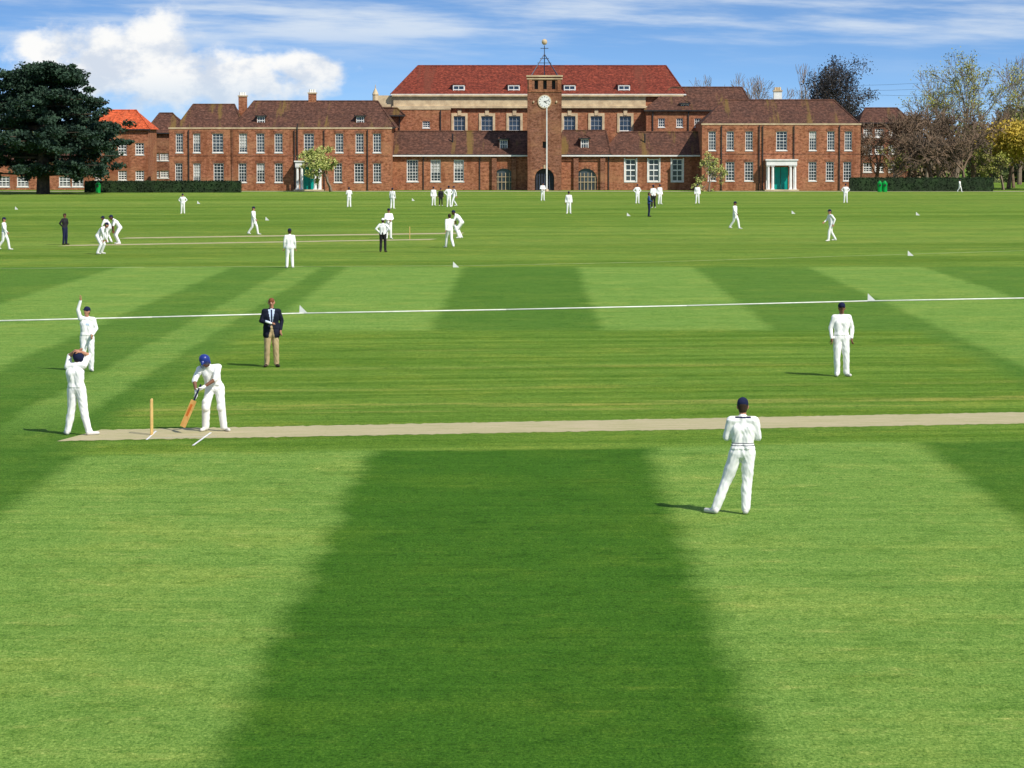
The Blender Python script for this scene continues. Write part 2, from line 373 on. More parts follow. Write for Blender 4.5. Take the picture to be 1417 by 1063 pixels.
# hall
Y = 386
hw = pxw([(636,16),(674,16),(712,16),(788,16),(825,16),(865,16)], Y, 161, 181)
block(W, SX(546,Y), SX(944,Y), Y, 402, SZ(132,Y), hw)
for o in hw:
    window(G, *o, Y, 3, 3, .018, .04, 'glassblue')
    for s in (-1, 1): W.box(o[0]+s*(o[1]/2+.14)-.135, o[0]+s*(o[1]/2+.14)+.135, Y-.1, Y-.003, o[2]-.2, o[3]+.35, 'stone')
    W.box(o[0]-o[1]/2, o[0]+o[1]/2, Y-.1, Y-.003, o[3]+.003, o[3]+.35, 'stone')
    W.box(o[0]-.22, o[0]+.22, Y-.16, Y-.102, o[3]+.1, SZ(152.5,Y), 'stone')
W.box(SX(545,Y), SX(893,Y), Y-.15, Y-.003, SZ(147,Y), SZ(134,Y), 'stone')
W.box(SX(543,Y), SX(895,Y), Y-.4, Y-.003, SZ(150,Y), SZ(147,Y), 'stone')
W.box(SX(543,Y), SX(945,Y), Y-.5, Y-.003, SZ(134,Y)+.003, SZ(131.5,Y), 'stone')
hip(R, SX(546,Y), SX(944,Y), Y, 402, SZ(131,Y), SZ(92,394), SX(579,394), SX(921,394), 'tilered', .4)
for p in (635, 711, 788, 863):
    Yd = 386.8; w = 1.45; cx = SX(p, Yd); z0 = SZ(130.5, Yd); z1 = SZ(118, Yd)
    G.box(cx-w/2, cx+w/2, Yd, Yd+2.5, z0-.3, z1, 'white')
    window(G, cx, w*.92, z0, z1-.08, Yd-.24, 2, 2, .07, .09, 'glassblue')
    R.box(cx-w/2-.12, cx+w/2+.12, Yd-.15, Yd+2.6, z1+.003, z1+.12, 'tilered')
# intermediate blocks left and right of hall
Y = 383
wm = pxw([(590,10)], Y, 168, 177)
block(W, SX(530,Y), SX(623,Y), Y, 385.8, SZ(150,Y), wm); [window(G, *o, Y, 3, 3) for o in wm]
W.box(SX(529,Y), SX(624,Y), Y-.08, Y-.003, SZ(152,Y), SZ(149.5,Y), 'stone')
W.box(SX(522,Y), SX(546,Y), 386.2, 392, SZ(148,Y), SZ(132,Y), 'stone')
hip(R, SX(520,382.6), SX(560,382.6), 382.3, 382.95, SZ(160,383), SZ(150,383), SX(528,383), SX(550,383), 'tile', .1)
for p in (553, 610): G.box(SX(p,Y)-.06, SX(p,Y)+.06, Y-.16, Y-.09, SZ(182,Y), SZ(153,Y), 'dark')
block(W, SX(894,Y), SX(1034,Y), Y, 392, SZ(153,Y), pxw([(915,9),(940,9),(965,9)], Y, 164, 176))
for o in pxw([(915,9),(940,9),(965,9)], Y, 164, 176): window(G, *o, Y, 3, 3)
for p in (903, 952): G.box(SX(p,Y)-.06, SX(p,Y)+.06, Y-.16, Y-.09, SZ(182,Y), SZ(153,Y), 'dark')
hip(R, SX(894,Y), SX(1040,Y), Y, 392, SZ(153,Y), SZ(121.5,387.5), SX(929,387.5), SX(1026,387.5), 'tile', .3)
dormer(R, 947, 139, 152, 383.6)
# finial turret left of hall
x = SX(520, 384); W.tube((x, 384, SZ(150,384)), (x, 384, SZ(131,384)), .35, .33, 'stone', 8); W.caps((x, 384, SZ(131,384)), (x, 384, SZ(124,384)), .38, .12, 'stone'); W.caps((x, 384, SZ(122,384)), (x, 384, SZ(118,384)), .05, .03, 'stone')
W.obj('walls', school); G.obj('windows', school); R.obj('roof', school)

# clock tower
tower = empty('clock_tower'); T = MB(); Y = 371.5
tx0, tx1 = SX(730,Y), SX(777,Y); tc = (tx0+tx1)/2; zt = SZ(107,Y)
arch = (tc, 2.2, .02, SZ(233,Y)); 
wall(T, tx0, tx1, 0, zt, Y, [arch, (SX(754,Y), .5, SZ(205,Y), SZ(196,Y))]+pxw([(742,5),(754,5),(766,5)], Y, 112, 124), 'brickdk', .5)
arch_fill(T, arch[0], arch[1], arch[3]-1.1, arch[3], Y, 'brickdk')
T.poly([(tx0,376,0),(tx0,Y,0),(tx0,Y,zt),(tx0,376,zt)], 'brickdk'); T.poly([(tx1,Y,0),(tx1,376,0),(tx1,376,zt),(tx1,Y,zt)], 'brickdk')
T.poly([(tx1,376,0),(tx0,376,0),(tx0,376,zt),(tx1,376,zt)], 'brickdk'); T.poly([(tx0,Y,zt-.02),(tx1,Y,zt-.02),(tx1,376,zt-.02),(tx0,376,zt-.02)], 'dark')
T.box(tx0-.1, tx1+.1, Y-.12, Y-.003, SZ(110.5,Y), SZ(109,Y), 'stone'); T.box(tx0-.14, tx1+.14, Y-.15, 376.1, zt+.003, zt+.18, 'stone')
T.box(tx0-.06, tx1+.06, Y-.08, Y-.003, SZ(127.5,Y), SZ(126,Y), 'brick')
for s in (tx0+.3, tx1-.3): T.box(s-.18, s+.18, Y-.1, Y-.005, SZ(125.8,Y), SZ(111,Y), 'brick')
T.poly([(tx0+.1,Y+.48,0),(tx1-.1,Y+.48,0),(tx1-.1,Y+.48,zt-.1),(tx0+.1,Y+.48,zt-.1)], 'dark')  # dark sheet behind the tower openings, painted in for interior shade
for i in range(7):
    x = tc-1.0+2.0*(i+.5)/7; T.box(x-.03, x+.03, Y+.3, Y+.34, .02, SZ(236,Y)-.35, 'iron')
T.box(tc-.1, tc+.1, Y-.05, Y-.025, arch[3]-.02, arch[3]+.4, 'stone')
for s in (-1, 1): T.caps((SX(754,Y)+s*1.3, Y-.06, SZ(141,Y)), (SX(754,Y)+s*1.3, Y-.06, SZ(142,Y)), .1, .1, 'stone')
T.obj('brick_shaft', tower)
C = MB(); cz = SZ(141,Y); cr = .68
def disc(mb, r, y, mat, n=28): mb.poly([(tc+r*math.cos(t), y, cz+r*math.sin(t)) for t in np.linspace(2*math.pi, 0, n, endpoint=False)][::-1], mat)
C.tube((tc, Y-.003, cz), (tc, Y-.10, cz), cr+.1, cr+.1, 'stone', 28); disc(C, cr, Y-.112, 'white')
for i in range(12):
    a = i*math.pi/6; d = Vector((math.sin(a), 0, math.cos(a))); p = Vector((tc, Y-.125, cz))
    C.tube(p+d*cr*.74, p+d*cr*.92, .03, .03, 'dark', 4)
for a, l in ((math.radians(72), .85), (math.radians(125), .55)):
    d = Vector((math.sin(a), 0, math.cos(a))); p = Vector((tc, Y-.14, cz)); C.tube(p-d*.08, p+d*cr*l, .035, .02, 'dark', 4)
C.obj('clock_face', tower)
S = MB(); zt += .18; ax = tc; ay = 373.7; apex = SZ(76, 373.7)
for sx in (-1.5, 1.5):
    for sy in (-1.6, 1.6): S.tube((ax+sx, ay+sy, zt), (ax, ay, apex), .05, .05, 'iron', 5)
S.tube((ax, ay, zt-.1), (ax, ay, SZ(64, ay)), .07, .05, 'iron', 6)
for z, l in ((SZ(88, ay), .8), (SZ(82, ay), .5), (SZ(68, ay), .45)):
    S.tube((ax-l, ay, z), (ax+l, ay, z), .04, .04, 'iron', 5); S.tube((ax, ay-l, z), (ax, ay+l, z), .04, .04, 'iron', 5)
S.caps((ax, ay, SZ(59.5, ay)), (ax, ay, SZ(59, ay)), .32, .32, 'stone', 14, 5)
S.obj('wrought_iron_spire', tower)
fp = MB(); fy = 366.0; fx = SX(756.5, fy)
fp.tube((fx, fy, 0), (fx, fy, SZ(150, fy)), .085, .06, 'white', 8); fp.tube((fx, fy, 0), (fx, fy, .25), .22, .2, 'stone', 10); fp.caps((fx, fy, SZ(149, fy)), (fx, fy, SZ(149, fy)+.05), .1, .1, 'white')
fp.obj('flagpole')

# neighbouring buildings
def house(name, px0, px1, Y, pyt, pr, r0, r1, wins, rmat='tile', wm='brick', dep=9, rows=((185, 205), (222, 240)), wp=12):
    e = empty(name); w = MB(); g = MB(); r = MB(); ops = []
    for (a, b) in rows: ops += pxw([(p, wp) for p in wins], Y, a, b)
    block(w, SX(px0,Y), SX(px1,Y), Y, Y+dep, SZ(pyt,Y), ops, wm)
    for o in ops: window(g, *o, Y, 3, 4, .07, .1)
    hip(r, SX(px0,Y), SX(px1,Y), Y, Y+dep, SZ(pyt,Y), SZ(pr,Y+dep/2), SX(r0,Y+dep/2), SX(r1,Y+dep/2), rmat, .3)
    w.obj('walls', e); g.obj('windows', e); r.obj('roof', e)
house('brick_house', 120, 206, 384, 179, 153, 150, 190, [135, 170, 194], 'tileorange', rows=((198, 214), (236, 249)))
house('brick_house', -160, 119, 376, 222, 200, -140, 110, [-130, -100, -60, -30, 6, 32, 90, 108], 'tile', rows=((244, 258),), wp=16)
house('brick_house', 204, 262, 396, 184, 157, 222, 240, [215, 228], 'tile', 'brickdk', rows=((212, 222), (236, 246)))
house('brick_house', 1192, 1258, 394, 170, 150, 1196, 1240, [1200, 1216, 1235], 'tile', 'brickdk', rows=((178, 190), (200, 213), (225, 238)))

# ------------------------------------------------------------------ vegetation
def quads_obj(name, P, size, mat, parent=None, flat=0.0, aspect=.6):
    n = len(P); a = rng.normal(size=(n, 3)); a /= np.linalg.norm(a, axis=1)[:, None]
    b = rng.normal(size=(n, 3)); 
    if flat: a[:, 2] *= (1-flat); b[:, 2] *= (1-flat)
    a /= np.linalg.norm(a, axis=1)[:, None]
    b -= (b*a).sum(1)[:, None]*a; b /= np.linalg.norm(b, axis=1)[:, None]
    s = size*rng.uniform(.6, 1.4, (n, 1))
    V = np.stack([P-a*s, P+b*s*aspect, P+a*s, P-b*s*aspect], 1).reshape(-1, 3)
    me = bpy.data.meshes.new(name)
    me.vertices.add(4*n); me.vertices.foreach_set('co', V.astype(np.float32).ravel())
    me.loops.add(4*n); me.loops.foreach_set('vertex_index', np.arange(4*n, dtype=np.int32))
    me.polygons.add(n); me.polygons.foreach_set('loop_start', np.arange(0, 4*n, 4, dtype=np.int32)); 
    me.update(calc_edges=True); me.materials.append(M[mat])
    o = bpy.data.objects.new(name, me); sc.collection.objects.link(o)
    if parent: o.parent = parent
    return o
def clump_points(cent, rad, n, squash=1.0, shell=.5):
    k = rng.integers(0, len(cent), n); d = rng.normal(size=(n, 3)); d /= np.linalg.norm(d, axis=1)[:, None]
    r = rng.uniform(0, 1, (n, 1))**shell
    p = d*r*rad[k][:, None]; p[:, 2] *= squash
    return cent[k]+p
def grow(mb, p, d, L, r, lvl, ends, mat, kids=3, spread=.6, up=.15):
    q = p; n = 3 if lvl > 1 else 2
    for i in range(n):
        d = (d+Vector([random.gauss(0, .11) for _ in range(3)])+Vector((0, 0, up*.3))).normalized()
        q2 = q+d*L/n; r2 = r*.86
        mb.tube(q, q2, max(r, .022), max(r2, .02), mat, 7 if r > .15 else (4 if r > .05 else 3)); q = q2; r = r2
        if lvl > 0 and i >= 1 or (lvl > 2 and i > 0):
            dd = (d+Vector([random.gauss(0, spread) for _ in range(3)])).normalized()
            grow(mb, q, dd, L*.62, r*.5, lvl-1, ends, mat, kids, spread, up)
    if lvl > 0:
        for _ in range(kids-1):
            dd = (d+Vector([random.gauss(0, spread*.8) for _ in range(3)])+Vector((0, 0, up))).normalized()
            grow(mb, q, dd, L*.78, r*.72, lvl-1, ends, mat, kids, spread, up)
    else: ends.append(q)
def tree(name, px, Y, pyt, lvl=4, mat='barkgrey', leaf=None, nleaf=0, lsize=.2, spread=.5, trunk=.28, r=None, kids=3, up=.15, seed=1, wide=1.0, fuzz=.03):
    random.seed(seed)
    h = SZ(pyt, Y); e = empty(name, (SX(px, Y), Y, 0)); mb = MB(); ends = []
    r = r or h*.02
    grow(mb, Vector((0, 0, -.05)), Vector((0, 0, 1)), h*trunk, r, lvl, ends, mat, kids, spread, up)
    zmax = max(v[2] for v in mb.v); k = h/zmax
    mb.v = [(v[0]*k*wide, v[1]*k*wide, v[2]*k) for v in mb.v]
    mb.obj('trunk_and_limbs', e)
    if leaf:
        E = np.array([(q.x*k*wide, q.y*k*wide, q.z*k) for q in ends]); P = E[rng.integers(0, len(E), nleaf)]+rng.normal(size=(nleaf, 3))*h*fuzz
        quads_obj('foliage', P, lsize, leaf, e)
    return e
# cedar: tiered horizontal plates of dark needles
def cedar(px, Y, pyt, R0, seed):
    random.seed(seed); e = empty('cedar_tree', (SX(px, Y), Y, 0)); h = SZ(pyt, Y); mb = MB()
    mb.tube((0,0,-.1), (.1,0,h*.45), .75, .5, 'bark', 10); mb.tube((.1,0,h*.45), (0,.1,h*.93), .5, .1, 'bark', 8)
    cent = []; rad = []
    for i in range(120):
        t = random.random()**.95; z = h*(.20+.78*t)
        prof = R0*(1.0-(max(0, t-.35)/.65)**2.1*.68)*(.9+.1*min(1, t/.15))
        a = random.uniform(0, 2*math.pi); L = prof*random.uniform(.78, 1.12)
        tip = Vector((math.cos(a)*L, math.sin(a)*L, z-.12*L)); st = Vector((0, 0, z-L*.14))
        mb.tube(st, tip, .17, .04, 'bark', 5)
        for s in np.linspace(.3, 1.0, 7):
            c = st.lerp(tip, s)+Vector((random.gauss(0, .75), random.gauss(0, .75), random.gauss(0, .28)+.1))
            cent.append(tuple(c)); rad.append(random.uniform(.55, 1.2))
    P = clump_points(np.array(cent), np.array(rad), 100000, .5)
    lim = 1.5+np.array([noise.noise(Vector((p[0]*.5, p[1]*.5, 0))) for p in P])*1.3
    P = P[P[:, 2] > lim]
    mb.obj('trunk_and_limbs', e); quads_obj('foliage', P, .17, 'cedar', e, .3)
cedar(60, 349, 87, 8.3, 3)
tree('blossom_tree', 458, 364, 205, 4, 'barkgrey', 'blossom', 5200, .12, .6, .22, .11, seed=5, wide=1.1)
tree('blossom_tree', 981, 364, 213, 4, 'barkgrey', 'blossom', 2000, .10, .5, .25, .09, seed=8)
# ivy-clad dark tree
tree('ivy_clad_tree', 1193, 410, 84, 5, 'bark', 'ivy', 20000, .11, .5, .3, seed=12, wide=.82, fuzz=.028)
for i, (px, Y, py, l, s) in enumerate([(985, 430, 103, 5, 21), (1042, 425, 104, 5, 22), (1070, 420, 88, 5, 23), (1108, 425, 88, 5, 24), (1130, 440, 120, 4, 25), (1410, 420, 74, 5, 26), (905, 430, 118, 4, 27)]):
    tree('bare_tree', px, Y, py, l, 'barkgrey', seed=s, trunk=.3, spread=.42)
tree('budding_tree', 1322, 405, 74, 5, 'barkgrey', 'spring', 9000, .10, .5, .26, seed=31, fuzz=.02)
tree('budding_tree', 1282, 425, 98, 5, 'barkgrey', 'spring', 3000, .10, .5, .26, seed=32)
for i, (px, Y, py, s) in enumerate([(1212, 384, 166, 41), (1238, 381, 150, 42), (1262, 384, 142, 43), (1290, 380, 144, 44), (1318, 384, 150, 45), (1345, 378, 142, 46), (1372, 382, 158, 47), (1395, 386, 165, 49), (1300, 372, 178, 50), (1335, 370, 172, 48), (1255, 373, 180, 51)]):
    tree('bare_tree', px, Y, py, 5, 'twig', 'twig', 700 if px > 1240 else 200, .06, .62, .18, seed=s, up=.05)
tree('budding_tree', 1388, 376, 200, 4, 'barkgrey', 'spring', 2600, .11, .6, .2, seed=61)
tree('budding_tree', 1235, 372, 205, 4, 'barkgrey', 'spring', 900, .10, .6, .2, seed=62)
tree('bare_tree', 1402, 392, 150, 5, 'twig', 'twig', 1500, .09, .55, .2, seed=63, wide=.8)
# yellow willow and distant trees
def massobj(name, boxes, n, size, mat):
    cent = []; rad = []
    for (px0, px1, Y, pt, pb) in boxes:
        for _ in range(26):
            px = random.uniform(px0, px1); rr = random.uniform(1.6, 3.2); yy = Y+random.uniform(-5, 5)
            zt = SZ(pt+random.uniform(0, 12), yy)-rr; zb = SZ(pb, yy); cent.append((SX(px, yy), yy, random.uniform(min(zb, zt), zt))); rad.append(rr)
    quads_obj(name, clump_points(np.array(cent), np.array(rad), n, .9), size, mat)
massobj('yellow_willow_bush', [(1376, 1460, 378, 150, 200)], 12000, .17, 'yellow')
massobj('distant_trees', [(1180, 1300, 470, 150, 240), (1300, 1420, 480, 158, 240), (1420, 1560, 470, 150, 240), (1090, 1180, 470, 155, 240), (1560, 1800, 470, 145, 240)], 42000, .34, 'twigfar')
massobj('distant_trees', [(1380, 1700, 500, 130, 180), (1350, 1480, 445, 178, 255), (290, 345, 470, 138, 200), (440, 500, 470, 138, 200), (860, 1000, 480, 135, 200), (-400, -100, 470, 120, 240), (-120, 180, 500, 168, 240), (170, 260, 500, 165, 240)], 42000, .34, 'distgreen')
def hedge(px0, px1, Y, pyt, w=1.4):
    x0, x1 = SX(px0, Y), SX(px1, Y); h = SZ(pyt, Y); e = empty('clipped_hedge'); b = MB()
    b.box(x0, x1, Y, Y+w, 0, h-.12, 'hedge'); b.obj('hedge_core', e)
    n = int((x1-x0)*420); P = np.stack([rng.uniform(x0, x1, n), rng.choice([0, 1], n)*w+rng.normal(0, .07, n)+Y, rng.uniform(0, h, n)], 1)
    k = n//2; P[:k, 1] = rng.uniform(Y, Y+w, k); P[:k, 2] = h-.08+rng.normal(0, .05, k)
    quads_obj('hedge_leaves', P, .09, 'hedge', e)
hedge(117, 333, 357, 250.5); hedge(1176, 1374, 366, 246)
def bin_(px, Y):
    b = MB(); x = SX(px, Y)
    b.tube((x, Y, 0), (x, Y, 1.0), .26, .3, 'green', 10); b.caps((x, Y, 1.0), (x, Y, 1.05), .31, .2, 'green', 10); b.tube((x, Y-.2, .75), (x, Y-.33, .75), .13, .13, 'dark', 8)
    b.obj('litter_bin')
bin_(1217, 362); bin_(1224, 362); bin_(136, 355)

# ------------------------------------------------------------------ ground
def ground_mat():
    m, t, b = nt('mown_grass'); n = N(t)
    tc = n.new('ShaderNodeTexCoord').outputs['Object']; sp = n.new('ShaderNodeSeparateXYZ'); n.put(sp.inputs[0], tc)
    X, Yc = sp.outputs[0], sp.outputs[1]
    wob = n.m('MULTIPLY', n.m('SUBTRACT', n.noise(tc, .5, 6.0, .7), .5), .9)
    xs = n.m('ADD', n.m('SUBTRACT', X, n.m('MULTIPLY', Yc, .0049)), wob)
    wave = n.m('COSINE', n.m('MULTIPLY', n.m('ADD', xs, .35), 2*math.pi/10.6))
    dark = n.sm(wave, -.18, .18)
    # a narrow return swath inside some dark stripes
    sw = n.m('MULTIPLY', n.sm(n.m('ABSOLUTE', n.m('SUBTRACT', xs, 14.0)), 1.0, .6), n.sm(Yc, 95, 105))
    sw2 = n.m('MULTIPLY', n.sm(n.m('ABSOLUTE', n.m('ADD', xs, 10.2)), .9, .5), n.sm(Yc, 60, 75))
    dark = n.m('MULTIPLY', dark, n.m('SUBTRACT', 1.0, n.m('MULTIPLY', n.m('MAXIMUM', sw, sw2), .8)))
    # the far cut and the left-hand swaths are older and softer
    dark = n.m('MULTIPLY', dark, n.sm(Yc, 62, 100, 1.0, .70))
    dark = n.m('MULTIPLY', dark, n.sm(n.m('ABSOLUTE', xs), 5.0, 9.0, 1.0, .85))
    # square (mown across)
    Yp = n.m('SUBTRACT', Yc, n.m('MULTIPLY', X, .16))
    w2 = n.m('MULTIPLY', n.m('SUBTRACT', n.noise(tc, .25, 3.0), .5), 2.0)
    a = n.m('MULTIPLY', n.sm(n.m('ADD', Yp, w2), 61.3, 62.2), n.sm(Yc, 101, 99.5))
    sq = n.m('MULTIPLY', a, n.m('MULTIPLY', n.sm(xs, -9.2, -8.0), n.sm(xs, 12.6, 11.5)))
    far = n.sm(n.m('ADD', Yc, w2), 149, 151)
    amt = n.m('SUBTRACT', 1.0, n.m('MAXIMUM', sq, far))
    band = n.noise(n.vec(n.m('MULTIPLY', X, .035), n.m('MULTIPLY', Yp, .75), 0.0), 1.0, 3.0, .6)
    bandf = n.noise(n.vec(n.m('MULTIPLY', X, .012), n.m('MULTIPLY', Yp, .12), 5.0), 1.0, 4.0, .7)
    bandm = n.sm(n.mix(far, band, bandf), .36, .64)
    cs = n.mix(dark, c4((.146, .275, .045)), c4((.044, .130, .009)))
    cb = n.mix(bandm, c4((.080, .172, .014)), c4((.125, .232, .028)))
    cfar = n.mix(bandm, c4((.088, .175, .016)), c4((.145, .250, .034)))
    c = n.mix(amt, n.mix(far, cb, cfar), cs)
    # pale worn strips on the square
    for y0, w, s in ((72.2, .8, .6), (77.0, .5, .35), (70.6, .35, .45), (84, .7, .3), (91, .6, .25)):
        g = n.m('MULTIPLY', n.sm(n.m('ABSOLUTE', n.m('SUBTRACT', Yp, y0)), w, w*.5), sq)
        g = n.m('MULTIPLY', g, n.sm(n.noise(n.vec(n.m('MULTIPLY', X, .3), Yc, 1.0), 1.0, 4.0), .35, .6, 0.0, s))
        c = n.mix(g, c, c4((.25, .29, .06)))
    for y0, w, s in ((300, 14, .3), (205, 8, .3), (186, 9, .3), (172, 4, .2), (345, 12, .4)):
        g = n.m('MULTIPLY', n.sm(n.m('ABSOLUTE', n.m('SUBTRACT', Yp, y0)), w, w*.4), s)
        c = n.mix(g, c, c4((.19, .28, .05)))
    # tonal factors multiply the stripe colour so both swaths keep their own green
    bl = n.noise(tc, .28, 6.0, .7)
    c = n.mix(n.sm(bl, .45, .70, 0.0, .8), c, n.mix(1.0, c, (1.5, 1.18, 1.25, 1), 'MULTIPLY'))
    bl2 = n.noise(n.vec(n.m('ADD', X, 31.0), Yc, 4.0), .9, 6.0, .75)
    c = n.mix(n.sm(bl2, .47, .72, 0.0, .75), c, n.mix(1.0, c, (.64, .74, .55, 1), 'MULTIPLY'))
    bl3 = n.noise(n.vec(n.m('MULTIPLY', X, .8), n.m('MULTIPLY', Yc, 1.3), 14.0), 1.6, 6.0, .78)
    c = n.mix(n.sm(bl3, .52, .72, 0.0, .6), c, n.mix(1.0, c, (1.9, 1.3, 1.8, 1), 'MULTIPLY'))
    # mower wheel tracks across view, fine
    tr = n.noise(n.vec(n.m('MULTIPLY', X, .10), n.m('MULTIPLY', Yc, 2.6), 7.0), 1.0, 4.0, .7)
    c = n.mix(n.sm(tr, .5, .72, 0.0, .7), c, n.mix(1.0, c, (1.45, 1.25, 1.4, 1), 'MULTIPLY'))
    c = n.mix(n.sm(tr, .46, .27, 0.0, .6), c, n.mix(1.0, c, (.6, .70, .6, 1), 'MULTIPLY'))
    # blades and tufts
    f1 = n.noise(n.vec(X, n.m('MULTIPLY', Yc, .42), 0.0), 30.0, 6.0, .85)
    f2 = n.noise(n.vec(X, n.m('MULTIPLY', Yc, .5), 3.0), 9.0, 6.0, .8)
    f3 = n.noise(n.vec(X, n.m('MULTIPLY', Yc, .5), 9.0), 3.2, 5.0, .75)
    c = n.mix(n.sm(f1, .5, .64, 0.0, .95), c, n.mix(1.0, c, (2.1, 1.65, 2.2, 1), 'MULTIPLY'))
    c = n.mix(n.sm(f1, .5, .36, 0.0, .95), c, n.mix(1.0, c, (.28, .38, .25, 1), 'MULTIPLY'))
    c = n.mix(n.sm(f2, .49, .34, 0.0, .8), c, n.mix(1.0, c, (.45, .55, .4, 1), 'MULTIPLY'))
    c = n.mix(n.sm(f2, .51, .66, 0.0, .7), c, n.mix(1.0, c, (1.6, 1.35, 1.6, 1), 'MULTIPLY'))
    c = n.mix(n.sm(f3, .50, .34, 0.0, .6), c, n.mix(1.0, c, (.65, .72, .6, 1), 'MULTIPLY'))
    t.links.new(c, b.inputs['Base Color']); b.inputs['Roughness'].default_value = .95; b.inputs['Specular IOR Level'].default_value = .05
    bp = n.new('ShaderNodeBump'); bp.inputs['Strength'].default_value = .7; bp.inputs['Distance'].default_value = .02
    n.put(bp.inputs['Height'], n.m('ADD', f1, f2)); t.links.new(bp.outputs[0], b.inputs['Normal'])
    return m
M['grass'] = ground_mat(); MK.append('grass'); MI['grass'] = len(MK)-1
g = MB(); g.poly([(-3000, -200, 0), (3000, -200, 0), (3000, 6000, 0), (-3000, 6000, 0)], 'grass'); g.obj('ground')
def soil():
    m, t, b = nt('rolled_pitch_soil'); n = N(t)
    tc = n.new('ShaderNodeTexCoord').outputs['Object']; sp = n.new('ShaderNodeSeparateXYZ'); n.put(sp.inputs[0], tc)
    f = n.noise(n.vec(n.m('MULTIPLY', sp.outputs[0], .5), n.m('MULTIPLY', sp.outputs[1], 2.5), 0.0), 2.0, 5.0, .7)
    c = n.mix(n.sm(f, .35, .7), c4((.47, .40, .25)), c4((.36, .34, .17)))
    c = n.mix(n.sm(n.noise(tc, 14, 4.0, .75), .52, .72, 0.0, .65), c, c4((.22, .27, .08)))
    t.links.new(c, b.inputs['Base Color']); b.inputs['Roughness'].default_value = .95; b.inputs['Specular IOR Level'].default_value = .1
    return m
M['soil'] = soil(); MK.append('soil'); MI['soil'] = len(MK)-1
def strip(name, n0, n1, f0, f1, z, mat, seg=160, jit=.05):
    mb = MB(); L = []
    for i in range(seg+1):
        t = i/seg
        L.append(((n0[0]+(n1[0]-n0[0])*t, n0[1]+(n1[1]-n0[1])*t+random.gauss(0, jit), z), (f0[0]+(f1[0]-f0[0])*t, f0[1]+(f1[1]-f0[1])*t+random.gauss(0, jit), z)))
    for i in range(seg): mb.poly([L[i][0], L[i+1][0], L[i+1][1], L[i][1]], mat)
    return mb.obj(name)
strip('cricket_pitch', (-8.9, 63.35), (14.0, 67.95), (-8.35, 65.8), (14.0, 70.75), .004, 'soil', 260, .05)
strip('cricket_pitch', (-23.4, 192.4), (-3.1, 202.5), (-23.0, 194.6), (-3.0, 205), .004, 'soil', 60, .1)
strip('cricket_pitch', (-25.0, 179.0), (-4.8, 190.2), (-24.6, 181.0), (-4.4, 192.2), .004, 'soil', 60, .1)
strip('gravel_path', (-75, 364), (75, 364), (-75, 367.5), (75, 367.5), .004, 'gravel', 60, .05)
# creases
cm = MB()
def line(a, b, w, z=.008):
    a = Vector(a); b = Vector(b); d = (b-a).normalized(); p = Vector((-d.y, d.x))*w/2
    cm.poly([(*(a-p), z), (*(b-p), z), (*(b+p), z), (*(a+p), z)], 'white')
line(GP(267, 617), GP(292, 599), .045); line(GP(203, 609), GP(216, 597), .04); line(GP(205, 607), GP(300, 604), .025, .0085)
cm.obj('crease_markings')
# boundary ropes
def rope(pts, r, mat, name='boundary_rope'):
    mb = MB()
    for a, b in zip(pts[:-1], pts[1:]):
        mb.tube((*a, r), (*b, r), r, r, mat, 6)
    mb.obj(name, smooth=True)
pts = [GP(*p) for p in [(-300, 452), (0, 445), (210, 440), (420, 434.5), (700, 429.5), (950, 424), (1200, 417.5), (1417, 413.5), (1800, 407)]]
rope([(a, b) for a, b in pts], .024, 'rope')
pts = [GP(*p) for p in [(-300, 372), (0, 372), (200, 370), (420, 369), (640, 368), (900, 363), (1160, 355), (1417, 347), (1700, 338)]]
rope(pts, .006, 'cord')
def marker(px, py, s=.26):
    x, y = GP(px, py); e = MB(); 
    A, B, C_, D = (x-s*.55, y, .0), (x+s*.55, y-.1, .0), (x-s*.5, y+.05, s), (x-s*.2, y+.35, .0)
    for q in ((A, B, C_), (B, D, C_), (D, A, C_), (A, D, B)): e.poly(q, 'white')
    e.obj('boundary_marker')
for p in [(420, 433), (1206, 416), (631, 370), (1260, 354), (1098, 296), (370, 305), (275, 282), (23, 290), (572, 278), (870, 299), (1270, 298)]: marker(*p)

# stumps
def stumps(px, py):
    x, y = GP(px, py); mb = MB()
    for i in (-1, 0, 1):
        dy = .114*i
        mb.tube((x, y+dy, 0), (x, y+dy, .70), .019, .019, 'stump', 8); mb.caps((x, y+dy, .70), (x, y+dy, .711), .017, .014, 'stump', 8)
    mb.tube((x, y-.11, .722), (x, y-.005, .722), .008, .008, 'stump', 5); mb.tube((x, y+.005, .722), (x, y+.11, .722), .008, .008, 'stump', 5)
    mb.obj('cricket_stumps')
stumps(210, 602); stumps(567, 331)

